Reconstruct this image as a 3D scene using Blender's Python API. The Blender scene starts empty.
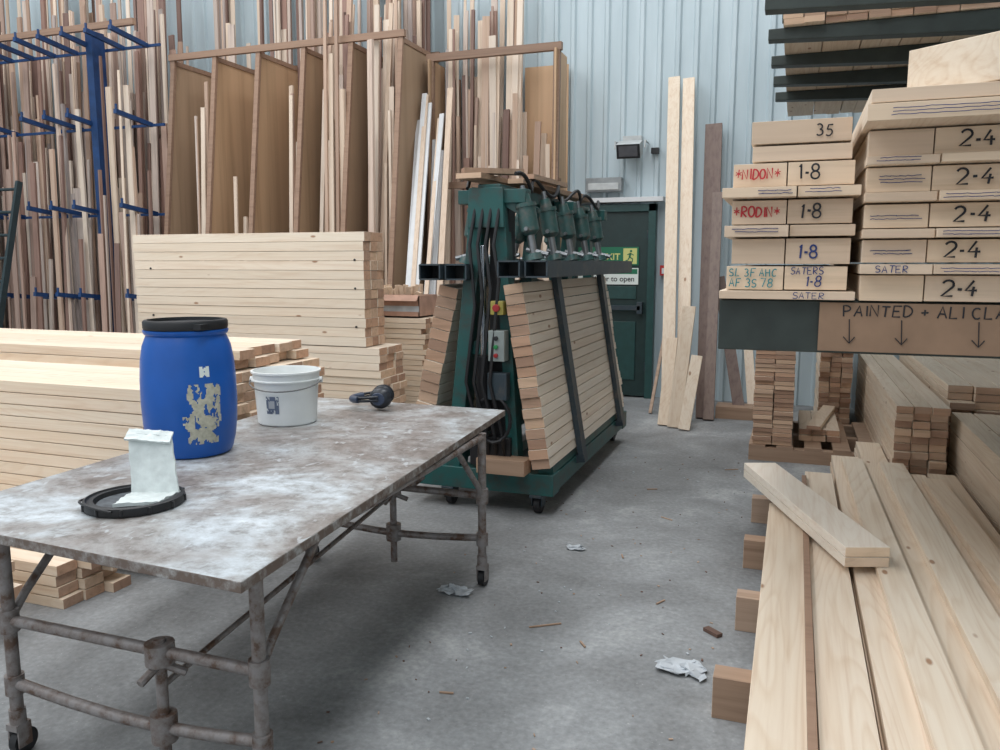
import bpy, math, random
from mathutils import Vector, Matrix, noise
random.seed(7)
S=bpy.context.scene
R=random.uniform

# ------------------------------------------------------------ helpers
class MB:
    def __init__(s): s.V=[];s.F=[];s.M=[]
    def add(s,vs,fs,ms):
        o=len(s.V); s.V+= [tuple(v) for v in vs]
        for i,f in enumerate(fs):
            s.F.append([k+o for k in f]); s.M.append(ms[i] if isinstance(ms,(list,tuple)) else ms)
    def box(s,x0,x1,y0,y1,z0,z1,m=0,ex=None,ey=None):
        vs=[(x0,y0,z0),(x1,y0,z0),(x1,y1,z0),(x0,y1,z0),(x0,y0,z1),(x1,y0,z1),(x1,y1,z1),(x0,y1,z1)]
        fs=[(0,3,2,1),(4,5,6,7),(0,1,5,4),(2,3,7,6),(1,2,6,5),(3,0,4,7)]
        e=m if ex is None else ex; g=m if ey is None else ey
        s.add(vs,fs,[m,m,g,g,e,e])
    def beam(s,p0,p1,w,h,m=0,e=None,up=(0,0,1)):
        p0=Vector(p0);p1=Vector(p1);d=(p1-p0).normalized();u=Vector(up)
        sd=d.cross(u)
        if sd.length<1e-4: sd=d.cross(Vector((0,1,0)))
        sd.normalize();u=sd.cross(d).normalized()
        a=sd*w/2;b=u*h/2
        vs=[p0-a-b,p0+a-b,p0+a+b,p0-a+b,p1-a-b,p1+a-b,p1+a+b,p1-a+b]
        fs=[(0,3,2,1),(4,5,6,7),(0,1,5,4),(1,2,6,5),(2,3,7,6),(3,0,4,7)]
        e=m if e is None else e
        s.add([tuple(v) for v in vs],fs,[e,e,m,m,m,m])
    def cyl(s,p0,p1,r0,r1=None,m=0,n=16,caps=True):
        r1=r0 if r1 is None else r1
        p0=Vector(p0);p1=Vector(p1);d=(p1-p0).normalized()
        a=d.orthogonal().normalized();b=d.cross(a)
        vs=[];fs=[]
        for p,r in((p0,r0),(p1,r1)):
            for i in range(n):
                t=2*math.pi*i/n; vs.append(p+a*math.cos(t)*r+b*math.sin(t)*r)
        for i in range(n):
            j=(i+1)%n; fs.append((i,j,n+j,n+i))
        if caps: fs.append(tuple(range(n-1,-1,-1))); fs.append(tuple(range(n,2*n)))
        s.add(vs,fs,m)
    def tube(s,pts,r,m=0,n=10,closed=False):
        pts=[Vector(p) for p in pts];N=len(pts);vs=[];fs=[]
        a=None
        for i,p in enumerate(pts):
            if closed: d=pts[(i+1)%N]-pts[i-1]
            else: d=pts[min(i+1,N-1)]-pts[max(i-1,0)]
            if d.length<1e-7: d=Vector((0,0,1))
            d.normalize()
            if a is None: a=d.orthogonal().normalized()
            else:
                a=(a-d*a.dot(d))
                if a.length<1e-5: a=d.orthogonal()
                a.normalize()
            b=d.cross(a)
            for k in range(n):
                t=2*math.pi*k/n; vs.append(p+a*math.cos(t)*r+b*math.sin(t)*r)
        L=N if closed else N-1
        for i in range(L):
            i2=(i+1)%N
            for k in range(n):
                k2=(k+1)%n; fs.append((i*n+k,i*n+k2,i2*n+k2,i2*n+k))
        if not closed: fs.append(tuple(range(n-1,-1,-1)));fs.append(tuple(range((N-1)*n,N*n)))
        s.add(vs,fs,m)
    def lathe(s,c,prof,m=0,n=40,axis=None,mi=None):
        c=Vector(c);vs=[];fs=[];ms=[]
        for (r,z) in prof:
            for k in range(n):
                t=2*math.pi*k/n; v=Vector((math.cos(t)*max(r,1e-4),math.sin(t)*max(r,1e-4),z))
                if axis: v=axis@v
                vs.append(c+v)
        for i in range(len(prof)-1):
            for k in range(n):
                k2=(k+1)%n; fs.append((i*n+k,i*n+k2,(i+1)*n+k2,(i+1)*n+k)); ms.append(mi[i] if mi else m)
        s.add(vs,fs,ms)
    def prism(s,pts,y0,y1,m=0,e=None):
        n=len(pts);e=m if e is None else e
        vs=[(p[0],y0,p[1]) for p in pts]+[(p[0],y1,p[1]) for p in pts]
        fs=[tuple(range(n)),tuple(range(2*n-1,n-1,-1))];ms=[e,e]
        for i in range(n):
            j=(i+1)%n; fs.append((i,n+i,n+j,j)); ms.append(m)
        s.add(vs,fs,ms)
    def obj(s,name,mats,smooth=False,parent=None,bevel=0):
        me=bpy.data.meshes.new(name); me.from_pydata(s.V,[],s.F)
        for m in mats: me.materials.append(m)
        me.polygons.foreach_set('material_index',s.M)
        me.update()
        if smooth:
            me.polygons.foreach_set('use_smooth',[True]*len(me.polygons))
            me.set_sharp_from_angle(angle=math.radians(38))
        o=bpy.data.objects.new(name,me); S.collection.objects.link(o)
        if parent: o.parent=parent
        if bevel:
            b=o.modifiers.new('bevel','BEVEL');b.width=bevel;b.segments=2;b.limit_method='ANGLE'
        return o

def text(s,loc,size,mat,parent,name='writing',rot=(math.pi/2,0,0),bold=0.0):
    c=bpy.data.curves.new(name,'FONT'); c.body=s; c.size=size
    c.offset=bold; c.extrude=0.0004
    o=bpy.data.objects.new(name,c); S.collection.objects.link(o)
    o.location=loc;o.rotation_euler=rot; c.materials.append(mat); o.parent=parent
    return o
def arc(cx,cy,rx,ry,a0,a1,n=9): return [(cx+rx*math.cos(math.radians(a0+(a1-a0)*i/n)),cy+ry*math.sin(math.radians(a0+(a1-a0)*i/n))) for i in range(n+1)]
G_={'A':[[(0,0),(.3,1),(.58,0)],[(.1,.38),(.5,.36)]],'C':[arc(.33,.5,.32,.5,50,310)],'D':[[(.02,0),(.02,1)]+arc(.05,.5,.52,.5,88,-88)],
'E':[[(.55,1),(.03,1),(.03,0),(.57,0)],[(.03,.52),(.45,.52)]],'F':[[(.55,1),(.03,.98),(.03,0)],[(.03,.52),(.42,.54)]],'H':[[(.03,1),(.03,0)],[(.55,1),(.55,0)],[(.03,.5),(.55,.52)]],
'I':[[(.15,1),(.15,0)]],'L':[[(.05,1),(.03,0),(.5,.02)]],'N':[[(.02,0),(.04,1),(.54,0),(.56,1)]],'O':[arc(.3,.5,.3,.5,90,450,14)],
'P':[[(.04,0),(.04,1)]+arc(.2,.74,.32,.26,88,-95)+[(.04,.46)]],'R':[[(.04,0),(.04,1)]+arc(.2,.75,.32,.25,88,-90)+[(.06,.48),(.56,0)]],
'S':[arc(.31,.75,.25,.25,30,270,8)+arc(.29,.25,.28,.25,90,-150,8)],'T':[[(0,1),(.6,.98)],[(.3,.98),(.29,0)]],'U':[[(.03,1),(.04,.3)]+arc(.3,.26,.26,.26,180,360,8)+[(.56,1)]],
'+':[[(.05,.42),(.5,.45)],[(.28,.68),(.27,.2)]],'*':[[(.02,.66),(.58,.38)],[(.58,.66),(.02,.38)],[(.3,.92),(.3,.14)]],
'·':[[(.16,.36),(.16,.52)]],'1':[[(.08,.8),(.2,1),(.19,0)]],'2':[arc(.28,.72,.27,.28,160,-35,8)+[(.03,.02),(.58,.03)]],
'3':[arc(.26,.76,.24,.24,140,-80,8)+arc(.26,.27,.29,.27,80,-140,8)],'4':[[(.36,1),(.02,.36),(.58,.37)],[(.4,.62),(.38,0)]],
'5':[[(.52,1),(.12,.98),(.08,.56)]+arc(.27,.3,.28,.3,110,-140,9)],'7':[[(.02,.98),(.56,1),(.2,0)]],'8':[arc(.3,.76,.22,.24,270,-90,12)+arc(.3,.26,.27,.26,90,450,12)]}
def hand(s,loc,h,mat,parent,w=1.0,pen=.07,name='handwriting'):
    M=MB();x=loc[0]
    for ch in s:
        if ch==' ': x+=h*.38*w; continue
        sl=R(-.05,.12);sc=R(.92,1.06);dz=R(-.04,.05)*h
        for st in G_[ch]:
            P=[(x+(px*w+py*sl)*h*sc,loc[1],loc[2]+dz+py*h*sc) for px,py in st]
            M.tube(P,h*pen*(1.7 if ch=='·' else (.6 if ch=='*' else 1)),0,6)
        x+=h*w*({'I':.34,'·':.42,'1':.40}.get(ch,.76))
    M.V=[(a,loc[1]+(b-loc[1])*.3,c) for a,b,c in M.V]
    return M.obj(name,[mat],parent=parent)

def nm(name):
    m=bpy.data.materials.new(name); m.use_nodes=True
    nt=m.node_tree; b=nt.nodes['Principled BSDF']; return m,nt,b
def N(nt,t,**k):
    n=nt.nodes.new(t)
    for a,v in k.items(): setattr(n,a,v)
    return n
def ramp(nt,stops,inter='LINEAR'):
    r=N(nt,'ShaderNodeValToRGB'); cr=r.color_ramp; cr.interpolation=inter
    while len(cr.elements)>1: cr.elements.remove(cr.elements[-1])
    cr.elements[0].position=stops[0][0]; cr.elements[0].color=(*stops[0][1],1)
    for p,c in stops[1:]:
        e=cr.elements.new(p); e.color=(*c,1)
    return r
def mat(name,col,rough=.6,metal=0,var=.15,scale=12,bump=0):
    m,nt,b=nm(name)
    tc=N(nt,'ShaderNodeTexCoord'); no=N(nt,'ShaderNodeTexNoise'); no.inputs['Scale'].default_value=scale; no.inputs['Detail'].default_value=5
    nt.links.new(tc.outputs['Object'],no.inputs['Vector'])
    c0=tuple(c*(1-var) for c in col); c1=tuple(min(1,c*(1+var)) for c in col)
    r=ramp(nt,[(.3,c0),(.7,c1)]); nt.links.new(no.outputs['Fac'],r.inputs['Fac']); nt.links.new(r.outputs['Color'],b.inputs['Base Color'])
    b.inputs['Roughness'].default_value=rough; b.inputs['Metallic'].default_value=metal
    if bump:
        bp=N(nt,'ShaderNodeBump'); bp.inputs['Strength'].default_value=bump; bp.inputs['Distance'].default_value=.01
        nt.links.new(no.outputs['Fac'],bp.inputs['Height']); nt.links.new(bp.outputs['Normal'],b.inputs['Normal'])
    return m
def worn(name,col,col2,thr=.6,rough=.5,metal=0,scale=9):
    m,nt,b=nm(name)
    tc=N(nt,'ShaderNodeTexCoord'); no=N(nt,'ShaderNodeTexNoise'); no.inputs['Scale'].default_value=scale; no.inputs['Detail'].default_value=8; no.inputs['Roughness'].default_value=.65
    nt.links.new(tc.outputs['Object'],no.inputs['Vector'])
    r=ramp(nt,[(thr-.12,col),(thr,tuple((a+c)/2 for a,c in zip(col,col2))),(thr+.06,col2)])
    nt.links.new(no.outputs['Fac'],r.inputs['Fac']); nt.links.new(r.outputs['Color'],b.inputs['Base Color'])
    b.inputs['Roughness'].default_value=rough; b.inputs['Metallic'].default_value=metal
    return m
def wood(name,axis,ca,cb,tones,grain=34,knots=True,ring=.25):
    m,nt,b=nm(name); L=nt.links.new
    tc=N(nt,'ShaderNodeTexCoord'); geo=N(nt,'ShaderNodeNewGeometry')
    sc=N(nt,'ShaderNodeVectorMath',operation='SCALE'); 
    comb=N(nt,'ShaderNodeCombineXYZ')
    for i in range(3): L(geo.outputs['Random Per Island'],comb.inputs[i])
    L(comb.outputs[0],sc.inputs[0]); sc.inputs['Scale'].default_value=37
    ad=N(nt,'ShaderNodeVectorMath',operation='ADD'); L(tc.outputs['Object'],ad.inputs[0]); L(sc.outputs[0],ad.inputs[1])
    mp=N(nt,'ShaderNodeMapping'); s=[1,1,1]; s['xyz'.index(axis)]=.04; mp.inputs['Scale'].default_value=s
    L(ad.outputs[0],mp.inputs['Vector'])
    no=N(nt,'ShaderNodeTexNoise'); no.inputs['Scale'].default_value=grain; no.inputs['Detail'].default_value=6; no.inputs['Roughness'].default_value=.6; no.inputs['Distortion'].default_value=.4
    L(mp.outputs[0],no.inputs['Vector'])
    r=ramp(nt,[(.34,ca),(.52,tuple(.7*a+.3*c for a,c in zip(ca,cb))),(.70,cb)]); L(no.outputs['Fac'],r.inputs['Fac'])
    n=len(tones); rt=ramp(nt,[(i/n,t) for i,t in enumerate(tones)],'CONSTANT')
    L(geo.outputs['Random Per Island'],rt.inputs['Fac'])
    mx=N(nt,'ShaderNodeMix',data_type='RGBA',blend_type='MULTIPLY'); mx.inputs[0].default_value=1
    L(r.outputs['Color'],mx.inputs[6]); L(rt.outputs['Color'],mx.inputs[7]); out=mx.outputs[2]
    if knots:
        mp3=N(nt,'ShaderNodeMapping'); s3=[1,1,1]; s3['xyz'.index(axis)]=.07; mp3.inputs['Scale'].default_value=s3; L(ad.outputs[0],mp3.inputs['Vector'])
        n5=N(nt,'ShaderNodeTexNoise'); n5.inputs['Scale'].default_value=5; n5.inputs['Detail'].default_value=1; L(mp3.outputs[0],n5.inputs['Vector'])
        mu=N(nt,'ShaderNodeMath',operation='MULTIPLY'); mu.inputs[1].default_value=26; L(n5.outputs['Fac'],mu.inputs[0])
        fr=N(nt,'ShaderNodeMath',operation='FRACT'); L(mu.outputs[0],fr.inputs[0])
        rr=ramp(nt,[(0,(1,1,1)),(.55,(.97,.94,.90)),(.85,(.78,.66,.54)),(1,(.98,.95,.92))]); L(fr.outputs[0],rr.inputs['Fac'])
        m3=N(nt,'ShaderNodeMix',data_type='RGBA',blend_type='MULTIPLY'); m3.inputs[0].default_value=ring; L(out,m3.inputs[6]); L(rr.outputs[0],m3.inputs[7]); out=m3.outputs[2]
        mp2=N(nt,'ShaderNodeMapping'); s2=[1,1,1]; s2['xyz'.index(axis)]=.4; mp2.inputs['Scale'].default_value=s2; L(ad.outputs[0],mp2.inputs['Vector'])
        vo=N(nt,'ShaderNodeTexVoronoi'); vo.inputs['Scale'].default_value=7; L(mp2.outputs[0],vo.inputs['Vector'])
        rk=ramp(nt,[(.05,(.40,.22,.12)),(.09,(1,1,1))]); L(vo.outputs['Distance'],rk.inputs['Fac'])
        m2=N(nt,'ShaderNodeMix',data_type='RGBA',blend_type='MULTIPLY'); m2.inputs[0].default_value=.85
        L(out,m2.inputs[6]); L(rk.outputs['Color'],m2.inputs[7]); out=m2.outputs[2]
    L(out,b.inputs['Base Color']); b.inputs['Roughness'].default_value=.6
    bp=N(nt,'ShaderNodeBump'); bp.inputs['Strength'].default_value=.12; bp.inputs['Distance'].default_value=.004
    L(no.outputs['Fac'],bp.inputs['Height']); L(bp.outputs['Normal'],b.inputs['Normal'])
    return m

T_pine=[(1,1,1),(.95,.93,.91),(1,.97,.94),(.91,.89,.87),(1.0,.98,.97),(.96,.91,.87)]
PA=(.82,.71,.58); PB=(.71,.56,.42)
wx=wood('pine_x','x',PA,PB,T_pine); wy=wood('pine_y','y',(.80,.69,.56),(.68,.54,.41),T_pine,ring=.32); wz=wood('pine_z','z',PA,PB,T_pine)
wlam=wood('pine_lamella','y',(.86,.79,.69),(.76,.65,.54),T_pine,ring=.15)
wend=wood('pine_end_grain','x',(.60,.41,.29),(.42,.28,.19),[(1,1,1),(.8,.75,.74),(1.15,1.15,1.12),(.95,.85,.8),(.68,.6,.58)],grain=30,knots=False)
wendl=wood('pine_end_light','x',(.72,.55,.41),(.56,.41,.29),[(1,1,1),(.9,.88,.86),(1.08,1.08,1.05)],grain=26,knots=False)
wmix=wood('mixed_strips_z','z',(.50,.41,.35),(.35,.27,.23),[(1,1,1),(.5,.38,.36),(1.2,1.2,1.2),(.8,.68,.64),(.38,.27,.25),(1.3,1.33,1.35),(.95,.78,.72),(.65,.48,.44),(1.4,1.35,1.3),(.9,.92,.98)],knots=False)
wlight=wood('light_strips_z','z',(.70,.59,.49),(.57,.45,.35),[(1,1,1),(1.1,1.08,1.05),(.8,.68,.62),(1.2,1.2,1.2),(.95,.88,.82),(.6,.48,.43),(1.05,1,.95)],knots=False)
ply=wood('plywood_sheet','z',(.52,.35,.22),(.38,.25,.15),[(1,1,1),(.8,.82,.86),(1.15,1.12,1.08)],grain=7,knots=False)
frame_w=wood('rack_timber','x',(.35,.22,.15),(.25,.15,.10),[(1,1,1),(.8,.8,.8)],knots=False)
darkwood=wood('dark_plank','z',(.23,.17,.14),(.15,.10,.09),[(1,1,1),(.85,.8,.8)],knots=False)
bearer_w=wood('bearer_timber','x',(.48,.34,.25),(.34,.23,.16),[(1,1,1),(.8,.75,.7)],knots=False)
white_p=mat('white_primer',(.70,.71,.72),.5,0,.05)
m_green=worn('machine_green_paint',(.012,.088,.083),(.035,.060,.056),.56,.45,0,9)
m_steel=worn('machine_dark_steel',(.035,.052,.065),(.09,.085,.08),.62,.45,.2,14)
m_black=mat('black_rubber',(.010,.010,.012),.5)
m_blue=mat('rack_blue_paint',(.010,.045,.145),.5,0,.2)
m_tube=worn('painted_steel_tube',(.26,.24,.235),(.12,.075,.055),.54,.5,.3,16)
m_blk=mat('black_marker',(.015,.015,.02),.7,0,0)
m_red=mat('red_marker',(.5,.03,.04),.7,0,0)
m_teal=mat('teal_marker',(.02,.22,.25),.7,0,0)
m_bmark=mat('blue_marker',(.02,.04,.16),.7,0,0)
m_paper=mat('paper',(.48,.51,.54),.8,0,.15)
m_card=mat('cardboard',(.27,.17,.11),.8,0,.1)
m_cantg=mat('cantilever_green',(.030,.040,.036),.5,.1,.2)

# ------------------------------------------------------------ shell
m,nt,b=nm('concrete_floor'); L=nt.links.new
tc=N(nt,'ShaderNodeTexCoord')
n1=N(nt,'ShaderNodeTexNoise');n1.inputs['Scale'].default_value=1.3;n1.inputs['Detail'].default_value=9;n1.inputs['Roughness'].default_value=.66;n1.inputs['Distortion'].default_value=.5
n2=N(nt,'ShaderNodeTexNoise');n2.inputs['Scale'].default_value=42;n2.inputs['Detail'].default_value=4;n2.inputs['Roughness'].default_value=.6
n3=N(nt,'ShaderNodeTexVoronoi');n3.inputs['Scale'].default_value=14
n4=N(nt,'ShaderNodeTexNoise');n4.inputs['Scale'].default_value=90;n4.inputs['Detail'].default_value=2
for q in(n1,n2,n3,n4): L(tc.outputs['Object'],q.inputs['Vector'])
r1=ramp(nt,[(.3,(.165,.166,.167)),(.46,(.225,.23,.233)),(.56,(.275,.283,.288)),(.66,(.38,.388,.39))]);L(n1.outputs['Fac'],r1.inputs['Fac'])
r2=ramp(nt,[(.3,(.76,.76,.76)),(.55,(1,1,1)),(.72,(1.2,1.2,1.2))]);L(n2.outputs['Fac'],r2.inputs['Fac'])
r3=ramp(nt,[(.03,(.5,.48,.46)),(.07,(1,1,1))]);L(n3.outputs['Distance'],r3.inputs['Fac'])
r4=ramp(nt,[(.69,(0,0,0)),(.75,(.7,.7,.7))]);L(n4.outputs['Fac'],r4.inputs['Fac'])
x1=N(nt,'ShaderNodeMix',data_type='RGBA',blend_type='MULTIPLY');x1.inputs[0].default_value=.9;L(r1.outputs[0],x1.inputs[6]);L(r2.outputs[0],x1.inputs[7])
x2=N(nt,'ShaderNodeMix',data_type='RGBA',blend_type='MULTIPLY');x2.inputs[0].default_value=.4;L(x1.outputs[2],x2.inputs[6]);L(r3.outputs[0],x2.inputs[7])
x3=N(nt,'ShaderNodeMix',data_type='RGBA');L(r4.outputs[0],x3.inputs[0]);L(x2.outputs[2],x3.inputs[6]);x3.inputs[7].default_value=(.45,.45,.44,1)
L(x3.outputs[2],b.inputs['Base Color']);b.inputs['Roughness'].default_value=.72
bp=N(nt,'ShaderNodeBump');bp.inputs['Strength'].default_value=.25;bp.inputs['Distance'].default_value=.01;L(n2.outputs['Fac'],bp.inputs['Height']);L(bp.outputs[0],b.inputs['Normal'])
m_floor=m
m,nt,b=nm('corrugated_cladding'); L=nt.links.new
tc=N(nt,'ShaderNodeTexCoord');mp=N(nt,'ShaderNodeMapping');mp.inputs['Scale'].default_value=(1.5,1.5,.25);L(tc.outputs['Object'],mp.inputs[0])
n1=N(nt,'ShaderNodeTexNoise');n1.inputs['Scale'].default_value=3;n1.inputs['Detail'].default_value=6;L(mp.outputs[0],n1.inputs['Vector'])
r1=ramp(nt,[(.3,(.44,.53,.57)),(.7,(.55,.64,.68))]);L(n1.outputs['Fac'],r1.inputs['Fac']);L(r1.outputs[0],b.inputs['Base Color']);b.inputs['Roughness'].default_value=.45
m_clad=m
m_ceil=mat('roof_sheet',(.45,.47,.48),.7)

X0,X1,Y0,Y1,H=-13.,2.6,-5.,8.95,7.
f=MB();f.box(X0,X1,Y0,Y1+.1,-.1,0);f.obj('floor',[m_floor])
f=MB();f.box(X0,X1,Y0,Y1+.1,H,H+.1);f.obj('ceiling',[m_ceil])
def corr(name,horizontal,a,b_,c,flip=1):
    M=MB();p=.19;xs=[];k=a
    while k<b_:
        xs+= [(k,0),(k+p*.62,0),(k+p*.72,1),(k+p*.9,1)]; k+=p
    vs=[]
    for x,o in xs:
        if x>b_: x=b_
        q=c+flip*o*.028
        for z in(0,H): vs.append((x,q,z) if horizontal else (q,x,z))
    fs=[(2*i,2*i+2,2*i+3,2*i+1) for i in range(len(xs)-1)]
    M.add(vs,fs,0);return M.obj(name,[m_clad])
corr('wall_back',True,X0,X1,Y1,-1)
corr('wall_left',False,Y0,Y1,X0,1)
corr('wall_right',False,Y0,Y1,X1,-1)

# ------------------------------------------------------------ fire door
D=MB();dy=8.9
m_door=mat('door_dark_green',(.014,.035,.034),.4,0,.15)
m_dfr=mat('door_frame_green',(.02,.065,.062),.4)
D.box(-2.32,-1.50,dy-.05,dy,.02,2.05,0)
for a,c in((-2.40,-2.32),(-1.50,-1.42)): D.box(a,c,dy-.09,dy+.02,0,2.13,1)
D.box(-2.40,-1.42,dy-.09,dy+.02,2.05,2.13,1)
D.box(-2.41,-1.34,dy-.14,dy+.02,2.15,2.2,2)
D.box(-2.25,-1.56,dy-.13,dy-.10,.98,1.03,3)
for xx in(-2.25,-1.6): D.box(xx,xx+.06,dy-.13,dy-.05,.94,1.07,3)
D.box(-2.2,-1.62,dy-.065,dy-.05,.2,.85,1);D.box(-2.2,-1.62,dy-.065,dy-.05,1.1,1.24,1)
for hz in(.3,1.75): D.cyl((-1.505,dy-.06,hz),(-1.505,dy-.06,hz+.1),.012,m=3)
door=D.obj('door_1',[m_door,m_dfr,white_p,m_steel],bevel=.003)
m_sgreen=mat('sign_green',(.01,.16,.08),.4,0,0);m_swhite=mat('sign_white',(.75,.80,.76),.4,0,0);m_syel=mat('sign_pale_yellow',(.62,.62,.22),.4,0,0)
M=MB();sy=dy-.06
M.box(-2.28,-1.60,sy-.006,sy,1.47,1.67,0)
M.box(-1.77,-1.62,sy-.008,sy-.005,1.485,1.655,1)
def seg(p,q,w): M.beam((p[0],sy-.009,p[1]),(q[0],sy-.009,q[1]),w,.002,0,up=(0,1,0))
cx=-1.69;cz=1.57
M.cyl((cx+.005,sy-.011,cz+.055),(cx+.005,sy-.008,cz+.055),.013,m=0)
seg((cx,cz+.035),(cx-.01,cz-.01),.022);seg((cx-.01,cz-.01),(cx+.025,cz-.03),.012);seg((cx+.025,cz-.03),(cx+.02,cz-.065),.011);seg((cx-.01,cz-.01),(cx-.03,cz-.045),.012);seg((cx-.03,cz-.045),(cx-.055,cz-.05),.011)
seg((cx,cz+.03),(cx+.035,cz+.01),.01);seg((cx,cz+.03),(cx-.035,cz+.015),.01)
sg=M.obj('fire_exit_sign',[m_sgreen,m_syel])
text('EXIT',(-2.01,sy-.008,1.53),.10,m_syel,sg,'exit_lettering',bold=.002)
M=MB();M.box(-2.28,-1.60,sy-.006,sy,1.26,1.44,1);M.box(-2.27,-1.61,sy-.007,sy-.005,1.375,1.43,0)
sg2=M.obj('door_instruction_sign',[m_sgreen,m_swhite])
text('lever to open',(-2.09,sy-.008,1.295),.082,m_blk,sg2,'instruction_lettering',bold=.001)
M=MB();M.box(-2.2,-1.8,8.8,8.93,2.27,2.42,0);M.box(-2.17,-1.83,8.785,8.8,2.285,2.36,1)
M.obj('emergency_light',[mat('fitting_grey',(.30,.32,.33),.5),mat('diffuser',(.55,.57,.57),.3)],bevel=.01)
M=MB();M.beam((-1.7,8.62,2.66),(-1.7,8.78,2.72),.25,.15,0,1);M.beam((-1.7,8.615,2.66),(-1.7,8.625,2.664),.20,.11,2)
M.tube([(-1.86,8.93,2.78),(-1.86,8.72,2.78),(-1.86,8.7,2.7)],.009,0);M.tube([(-1.54,8.93,2.78),(-1.54,8.72,2.78),(-1.54,8.7,2.7)],.009,0)
M.box(-1.80,-1.60,8.82,8.93,2.74,2.85,0);M.box(-1.5,-1.42,8.86,8.93,2.66,2.72,1)
M.obj('floodlight',[mat('floodlight_white',(.5,.52,.52),.4),m_black,mat('glass_dark',(.10,.10,.11),.1)],bevel=.004)
M=MB();M.box(-1.37,-1.27,8.86,8.93,1.36,1.47,0);M.box(-1.35,-1.29,8.855,8.862,1.38,1.44,1);M.cyl((-1.32,8.92,1.47),(-1.32,8.92,2.2),.008,m=1)
M.obj('fire_alarm_call_point',[mat('alarm_red',(.5,.02,.02),.4),white_p])

# ------------------------------------------------------------ racks at the back
def sticks(M,xa,xb,yf,yb,n,h0,h1,w0=.02,w1=.09,ms=(0,),ztop=6.6,lean=.12,sk=.09):
    for i in range(n):
        x=R(xa,xb);y=R(yf,yb);h=min(ztop,R(h0,h1));w=R(w0,w1);t=R(.012,.035)
        x2=x+R(-sk,sk); x2=min(max(x2,xa),xb); y2=min(yb+.2,y+R(.02,lean)*h)
        y2=min(y2,8.85)
        M.beam((x,y,.02),(x2,y2,h),w,t,random.choice(ms),up=(R(-.3,.3),-1,0))
M=MB();xs=[-6.97+i*.596 for i in range(6)]
for i,x in enumerate(xs):
    t0,t1=x-.012,x+.012
    vs=[(t0,7.45,.05),(t0,8.85,.05),(t0,8.85,3.8),(t0,7.95,3.8),(t1,7.45,.05),(t1,8.85,.05),(t1,8.85,3.8),(t1,7.95,3.8)]
    M.add(vs,[(0,3,2,1),(4,5,6,7),(0,1,5,4),(1,2,6,5),(2,3,7,6),(3,0,4,7)],0)
    M.beam((x,7.42,0),(x,7.93,3.85),.055,.04,1,up=(0,-1,0))
    M.beam((x,7.93,3.82),(x,8.85,3.82),.045,.05,1)
M.beam((xs[0]-.05,7.92,3.88),(xs[-1]+.05,7.92,3.88),.05,.07,1)
M.beam((xs[0]-.05,8.8,3.86),(xs[-1]+.05,8.8,3.86),.05,.07,1)
M.beam((xs[0],7.5,.06),(xs[-1],7.5,.06),.06,.08,1)
M.obj('plywood_divider_rack',[ply,frame_w])
M=MB()
for i in range(5):
    if i<3:
        sticks(M,xs[i+1]-.24,xs[i+1]-.05,7.6,8.2,16,2.0,3.8,.02,.06,(0,0,1),sk=.03)
        sticks(M,xs[i]+.10,xs[i+1]-.06,8.45,8.62,12,2.8,5.8,.03,.08,(0,1),lean=.03,sk=.04)
    else:
        sticks(M,xs[i+1]-.42,xs[i+1]-.05,7.65,8.3,44,2.2,4.6,.02,.07,(0,0,0,1),sk=.04)
        sticks(M,xs[i]+.12,xs[i+1]-.06,8.4,8.62,14,3.2,6.3,.03,.08,(0,1),lean=.03,sk=.04)
for xx in(xs[0]+.15,xs[1]+.4,xs[2]+.15,xs[5]-.15): sticks(M,xx-.12,xx+.12,8.5,8.65,10,4.8,6.5,.02,.06,(0,1),lean=.02,sk=.08)
M.obj('timber_strips_in_divider_rack',[wlight,wmix])
M=MB();xa,xb=-3.86,-2.42
M.beam((xa-.05,8.40,3.73),(xb+.05,8.40,3.73),.06,.08,1)
M.beam((xa-.05,8.39,2.35),(xb+.05,8.39,2.35),.05,.07,1)
for x in(xa,xb): 
    M.beam((x,8.28,0),(x,8.40,3.75),.07,.05,1,up=(0,-1,0))
for x in(xa,xb): M.box(x-.01,x+.01,8.32,8.74,.05,3.7,0)
M.box(xb-.5,xb,8.84,8.86,.1,3.65,0)
M.obj('framed_timber_rack',[ply,frame_w])
M=MB();sticks(M,xa+.06,xb-.5,8.46,8.7,90,2.3,4.6,.02,.08,(0,0,1),lean=.03);sticks(M,xb-.5,xb-.08,8.5,8.75,12,1.8,3.4,.03,.07,(0,),lean=.02)
M.obj('timber_strips_in_framed_rack',[wlight,wmix])
M=MB();yr=7.74
for x in(-12.0,-10.0,-7.93): 
    M.box(x-.05,x+.05,yr-.12,yr+.07,0,4.2,0);M.box(x-.05,x+.05,7.2,8.3,0,.12,0)
for z in(1.05,2.08,3.12,4.02):
    M.box(-12.5,-7.06,yr+.07,yr+.095,z-.02,z+.01,0)
    k=-12.3;j=0
    while k<-7.06:
        if z>4 or j%4!=1:
            M.beam((k,yr+.09,z),(k,yr-.46,z+.07),.045,.05,0);M.cyl((k,yr-.44,z+.06),(k,yr-.44,z+.15),.014,m=0,n=8)
        k+=.36;j+=1
M.beam((-12.6,7.44,4.17),(-7.06,7.44,4.17),.05,.07,1)
M.obj('blue_cantilever_rack',[m_blue,frame_w])
M=MB();sticks(M,-12.6,-7.12,7.88,8.2,280,2.2,4.7,.02,.10,(0,0,1),lean=.03);sticks(M,-12.6,-7.1,8.36,8.6,95,3.6,6.3,.02,.09,(0,1),lean=.03)
sticks(M,-12,-8.05,7.4,7.60,45,1.2,3.9,.02,.08,(1,0,0,0),lean=.02)
sticks(M,-7.8,-7.1,7.4,7.60,14,1.2,3.9,.02,.08,(1,0,0,0),lean=.02)
M.obj('timber_strips_in_blue_rack',[wmix,wlight])
M=MB()
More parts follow.
